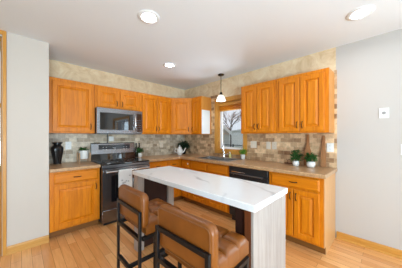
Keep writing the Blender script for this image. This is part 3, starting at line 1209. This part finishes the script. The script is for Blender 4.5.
# ------------------------------------------------------------------ outlets and switches
def plate(name, label, cat, loc, rotz, w, h, kind, mat='almond'):
    p = thing(name, label, cat, loc, rotz, None)
    MB().box(-w / 2, -.007, -h / 2, w / 2, -.0004, h / 2).build('plate', mat, p, bevel=.002)
    if kind == 'outlet':
        for z in (-.022, .022):
            q = MB().lathe([(.001, 0), (.0165, 0), (.0165, .0015), (.001, .0015)], n=16)
            bmesh.ops.rotate(q.bm, verts=q.bm.verts, cent=(0, 0, 0), matrix=Matrix.Rotation(R(90), 3, 'X'))
            f = q.build('socket', mat, p, loc=(0, -.0072, z))
            sl = MB()
            for x in (-.006, .006): sl.box(x - .0011, -.0024, -.004, x + .0011, -.0014, .005)
            sl.build('slots', 'slot', f)
    elif kind == 'switch':
        n = max(1, round(w / .06) - (1 if w > .1 else 0)) if w > .1 else 1
        for k in range(n):
            x = (k - (n - 1) / 2) * .046
            MB().box(x - .005, -.016, -.012, x + .005, -.0072, .009).build('toggle', mat, p, bevel=.001)
    elif kind == 'rocker':
        MB().box(-.016, -.0095, -.033, .016, -.0072, .033).build('rocker', mat, p, bevel=.001)
    elif kind == 'jack':
        q = MB().lathe([(.001, 0), (.017, 0), (.015, .006), (.001, .006)], n=16)
        bmesh.ops.rotate(q.bm, verts=q.bm.verts, cent=(0, 0, 0), matrix=Matrix.Rotation(R(90), 3, 'X'))
        q.build('jack', plain('grey_jack', (.33, .32, .31), .5), p, loc=(0, -.0072, 0))
    return p


TA, TB = -.008, -.008
plate('outlet', 'white outlet on the tile between the black vase and the white planter', 'outlet', (-2.412, TA, 1.182), 0, .078, .125, 'outlet', 'white_plastic')
plate('outlet', 'white outlet on the tile just under the microwave', 'outlet', (-1.762, TA, 1.285), 0, .085, .085, 'rocker', 'white_plastic')
plate('outlet', 'beige outlet on the tile between range and corner', 'outlet', (-.68, TA, 1.14), 0, .075, .12, 'outlet')
plate('light_switch', 'wide beige double switch plate right of the window', 'switch', (TB, -1.928, 1.185), ROT_B, .115, .120, 'switch')
plate('light_switch', 'beige switch plate, left one of the pair above the dishwasher', 'switch', (TB, -2.200, 1.18), ROT_B, .074, .120, 'rocker')
plate('outlet', 'beige outlet, right one of the pair above the dishwasher', 'outlet', (TB, -2.300, 1.18), ROT_B, .074, .120, 'outlet')
plate('outlet', 'white outlet at the tile end beside the tall wooden paddle board', 'outlet', (TB, -3.058, 1.18), ROT_B, .080, .118, 'outlet', 'white_plastic')
plate('wall_jack', 'square white wall plate with round jack high on the bare right wall', 'wall plate', (0, -3.566, 1.594), ROT_B, .082, .115, 'jack', 'white_plastic')
plate('light_switch', 'white switch plate at the right edge of the photo on the bare wall', 'switch', (0, -3.735, 1.185), ROT_B, .080, .120, 'rocker', 'white_plastic')

# cord from the microwave down behind the range
tag(MB().tube([(-1.83, -.016, 1.372), (-1.83, -.016, 1.26), (-1.828, -.014, 1.213)], .008, 8).build('power_cord', 'black_plastic'), 'black cord hanging beside the outlet under the microwave', 'cord')


# ------------------------------------------------------------------ things on the worktops
CZ = CT1 + .0005


def vase():
    v = thing('vase', 'black ribbed urn vase on the worktop beside the white wall', 'vase', (-2.567, -.135, CZ))
    n = 36
    prof = [(.052, 0), (.056, .006), (.058, .03), (.072, .11), (.088, .18), (.094, .215), (.090, .240), (.066, .262), (.054, .275), (.056, .285), (.074, .297), (.078, .305), (.070, .305), (.050, .285), (.045, .262)]
    mb = MB()
    rings = []
    for r, z in prof:
        rib = .045 if .02 < z < .245 else 0.0
        r *= .80
        z *= 1.04
        rings.append([(r * (1 + rib * (1 if (i % 3 == 0) else -.3)) * math.cos(2 * math.pi * i / n), r * (1 + rib * (1 if (i % 3 == 0) else -.3)) * math.sin(2 * math.pi * i / n), z) for i in range(n)])
    mb.loft(rings, True, True)
    mb.build('body', 'black_ceramic', v)
    MB().lathe([(.0615, .308), (.0655, .312), (.0655, .319), (.0615, .323), (.056, .323), (.056, .312)], n=32, cap0=False, cap1=False).build('lip', 'black_ceramic', v)
    MB().lathe([(.046, .0002), (.0495, .004), (.0495, .014), (.0475, .018)], n=32, cap0=False, cap1=False).build('foot_ring', 'black_ceramic', v)


vase()


def foliage(n, seed, spread, h, ln, wd, mat, parent, base=(0, 0, 0), dense=1.0, droop=.2):
    rnd = random.Random(seed)
    mb = MB()
    for k in range(n):
        a = rnd.uniform(0, 2 * math.pi)
        rr = spread * math.sqrt(rnd.random())
        z = h * rnd.random() ** .8
        p = (base[0] + rr * math.cos(a), base[1] + rr * math.sin(a), base[2] + z * (1 - .5 * (rr / spread) ** 2))
        d = Vector((math.cos(a) * rnd.uniform(.3, 1), math.sin(a) * rnd.uniform(.3, 1), rnd.uniform(-droop, .8)))
        mb.leaf(p, d, (rnd.uniform(-.3, .3), rnd.uniform(-.3, .3), 1), ln * rnd.uniform(.7, 1.2), wd * rnd.uniform(.7, 1.2))
    # stems
    return mb.build('foliage', mat, parent, fix=False, smooth=False)


def stems(n, seed, spread, h, parent, z0, mat='leaf'):
    rnd = random.Random(seed)
    mb = MB()
    for k in range(n):
        a = rnd.uniform(0, 6.28)
        rr = spread * rnd.uniform(.3, .9)
        mb.tube([(0, 0, z0), (rr * .4 * math.cos(a), rr * .4 * math.sin(a), z0 + h * .6), (rr * math.cos(a), rr * math.sin(a), z0 + h * .9)], .0016, 5)
    mb.build('stems', mat, parent)


def planter():
    p = thing('planter', 'white pot of succulents on a little wooden legged stand, left of the range', 'potted plant', (-2.238, -.185, CZ))
    st = MB()
    for sx in (-1, 1):
        for sy in (-1, 1):
            st.box(sx * .072 - .008, sy * .072 - .008, 0, sx * .072 + .008, sy * .072 + .008, .155)
    st.box(-.064, -.007, .045, .064, .007, .058).box(-.007, -.064, .0455, .007, .064, .0575)
    st.build('stand', 'stand_wood', p)
    MB().lathe([(.058, .0585), (.061, .064), (.0635, .190), (.059, .190), (.056, .075), (.001, .072)], n=32, cap0=True, cap1=False).build('pot', 'white_ceramic', p)
    MB().lathe([(.001, .172), (.0585, .172)], n=20, cap0=False, cap1=False).build('soil', 'soil', p)
    foliage(80, 5, .045, .055, .05, .018, 'leaf', p, (0, 0, .178), droop=.1)


planter()


def pot_plant(name, label, loc, pr, ph, n, spread, h, ln, wd, seed, leaf='leaf', pot='white_ceramic', droop=.3, round_pot=True):
    p = thing(name, label, 'potted plant', loc)
    if round_pot:
        prof = [(pr * .62, 0), (pr * .85, ph * .15), (pr, ph * .5), (pr * .95, ph * .85), (pr * .82, ph), (pr * .74, ph), (pr * .80, ph * .8)]
    else:
        prof = [(pr * .78, 0), (pr * .82, ph * .05), (pr, ph), (pr * .92, ph), (pr * .88, ph * .85)]
    MB().lathe(prof, n=28, cap0=True, cap1=False).build('pot', pot, p)
    MB().lathe([(.001, ph * .86), (pr * .80, ph * .86)], n=20, cap0=False, cap1=False).build('soil', 'soil', p)
    stems(8, seed, spread * .8, h, p, ph * .8, leaf)
    foliage(n, seed, spread, h, ln, wd, leaf, p, (0, 0, ph), droop=droop)
    return p


pot_plant('potted_plant', 'small bright green plant in a white pot right of the faucet', (-.085, -1.735 - .02, CZ + .0), .043, .085, 130, .045, .10, .04, .014, 11, 'leaf_bright', round_pot=False, droop=.0)
pot_plant('potted_plant', 'leafy green plant in a white pot, left of the pair by the paddle board', (-.215, -2.694, CZ), .044, .075, 150, .052, .155, .043, .032, 21)
pot_plant('potted_plant', 'leafy green plant in a round white pot, right of the pair by the paddle board', (-.185, -2.874, CZ), .054, .080, 130, .055, .11, .043, .032, 22)
pot_plant('potted_plant', 'small dark green herb in a white pot on the worktop just right of the range', (-1.272, -.155, CZ), .037, .085, 110, .040, .12, .045, .026, 31, 'leaf')
for k, (x, y, lab) in enumerate(((-1.300, -.052, 'left'), (-1.236, -.052, 'right'))):
    b = thing('bottle', 'dark glass bottle behind the herb pot, %s one of the two' % lab, 'bottle', (x, y, CZ), 0, 'dark bottles behind the herb pot')
    MB().lathe([(.0005, 0), (.027, 0), (.028, .004), (.028, .165), (.023, .190), (.012, .210), (.0115, .255), (.0005, .255)], n=20).build('body', 'bottle', b)
    MB().lathe([(.0005, .2552), (.0135, .2552), (.0135, .282), (.0005, .282)], n=14).build('cap', 'black_plastic', b)


def teapot():
    t = thing('teapot', 'white ceramic teapot in the worktop corner', 'teapot', (-.385, -.290, CZ), R(-45))
    t.scale = (1.22, 1.22, 1.22)
    MB().lathe([(.038, 0), (.042, .006), (.058, .035), (.062, .065), (.052, .095), (.036, .115), (.034, .12)], n=28).build('body', 'white_ceramic', t)
    lid = MB().lathe([(.036, .1205), (.038, .125), (.030, .140), (.012, .152), (.008, .160), (.011, .170), (.006, .178), (.0005, .179)], n=24).build('lid', 'white_ceramic', t)
    MB().tube([(.052, 0, .045), (.080, 0, .065), (.095, 0, .10), (.108, 0, .128)], [.017, .013, .009, .008], 10).build('spout', 'white_ceramic', t)
    MB().tube([(-.045, 0, .10), (-.075, 0, .112), (-.094, 0, .085), (-.085, 0, .05), (-.055, 0, .035)], .0075, 8).build('handle', 'white_ceramic', t)


teapot()
pot_plant('potted_plant', 'dark leafy plant in a black pot behind the white teapot', (-.178, -.185, CZ), .050, .10, 300, .105, .21, .060, .036, 41, 'leaf_dark', 'black_ceramic')


def paddle(name, label, loc, length, w, hl, lean, roty=0):
    b = thing(name, label, 'cutting board', loc, ROT_B)
    pts = []
    hw = w / 2
    body = length - hl
    right = [(hw * .86, 0), (hw, .02), (hw, body * .45), (hw * .93, body * .75), (hw * .60, body * .95), (.017, body + .05), (.0155, length - .03), (.012, length - .008), (.006, length)]
    pts = right + [(-x, z) for x, z in right[::-1]]
    mb = MB()
    th = .016
    mb.poly_prism(pts, 'y', -th, 0)
    a = math.atan2(lean, length)
    bmesh.ops.rotate(mb.bm, verts=mb.bm.verts, cent=(0, 0, 0), matrix=Matrix.Rotation(-a, 3, 'X'))
    mb.build('board', 'paddle', b, bevel=.003)
    return b


paddle('paddle_board', 'tall narrow wooden paddle board leaning on the tile beside the white outlet', (-.058, -2.990, CZ + .003), .425, .066, .17, .040)
paddle('paddle_board', 'wooden paddle board leaning on the tile behind the potted plants', (-.058, -2.800, CZ + .003), .44, .10, .19, .040)


def wire_sign():
    s = thing('wire_sign', 'small rusty wire script ornament on a low wooden base, left of the plants', 'ornament', (-.05, -2.575, CZ), ROT_B)
    MB().box(-.095, -.018, 0, .095, .018, .014).build('base', 'redwood', s, bevel=.002)
    pts = []
    for k in range(64):
        u = k / 63
        pts.append((-.075 + .15 * u + .014 * math.sin(u * 22), 0, .040 + .026 * math.cos(u * 22) * (1 if u < .8 else .5)))
    mb = MB().tube(pts, .0024, 6)
    mb.tube([(-.06, 0, .014), (-.06, 0, .03)], .0024, 6).tube([(.06, 0, .014), (.06, 0, .03)], .0024, 6)
    mb.build('wire_script', 'rust', s)


wire_sign()


def soap():
    b = thing('soap_bottle', 'pale yellow soap dispenser beside the faucet', 'bottle', (-.066, -1.455, CT1 + .0005 + .0061))
    MB().lathe([(.022, 0), (.024, .005), (.024, .058), (.017, .072), (.010, .076), (.010, .080)], n=20).build('body', 'soap', b)
    MB().lathe([(.011, .0802), (.011, .092), (.004, .094), (.004, .108)], n=12).tube([(.002, 0, .106), (-.032, 0, .104)], .0045, 6).build('pump', 'white_plastic', b)


soap()
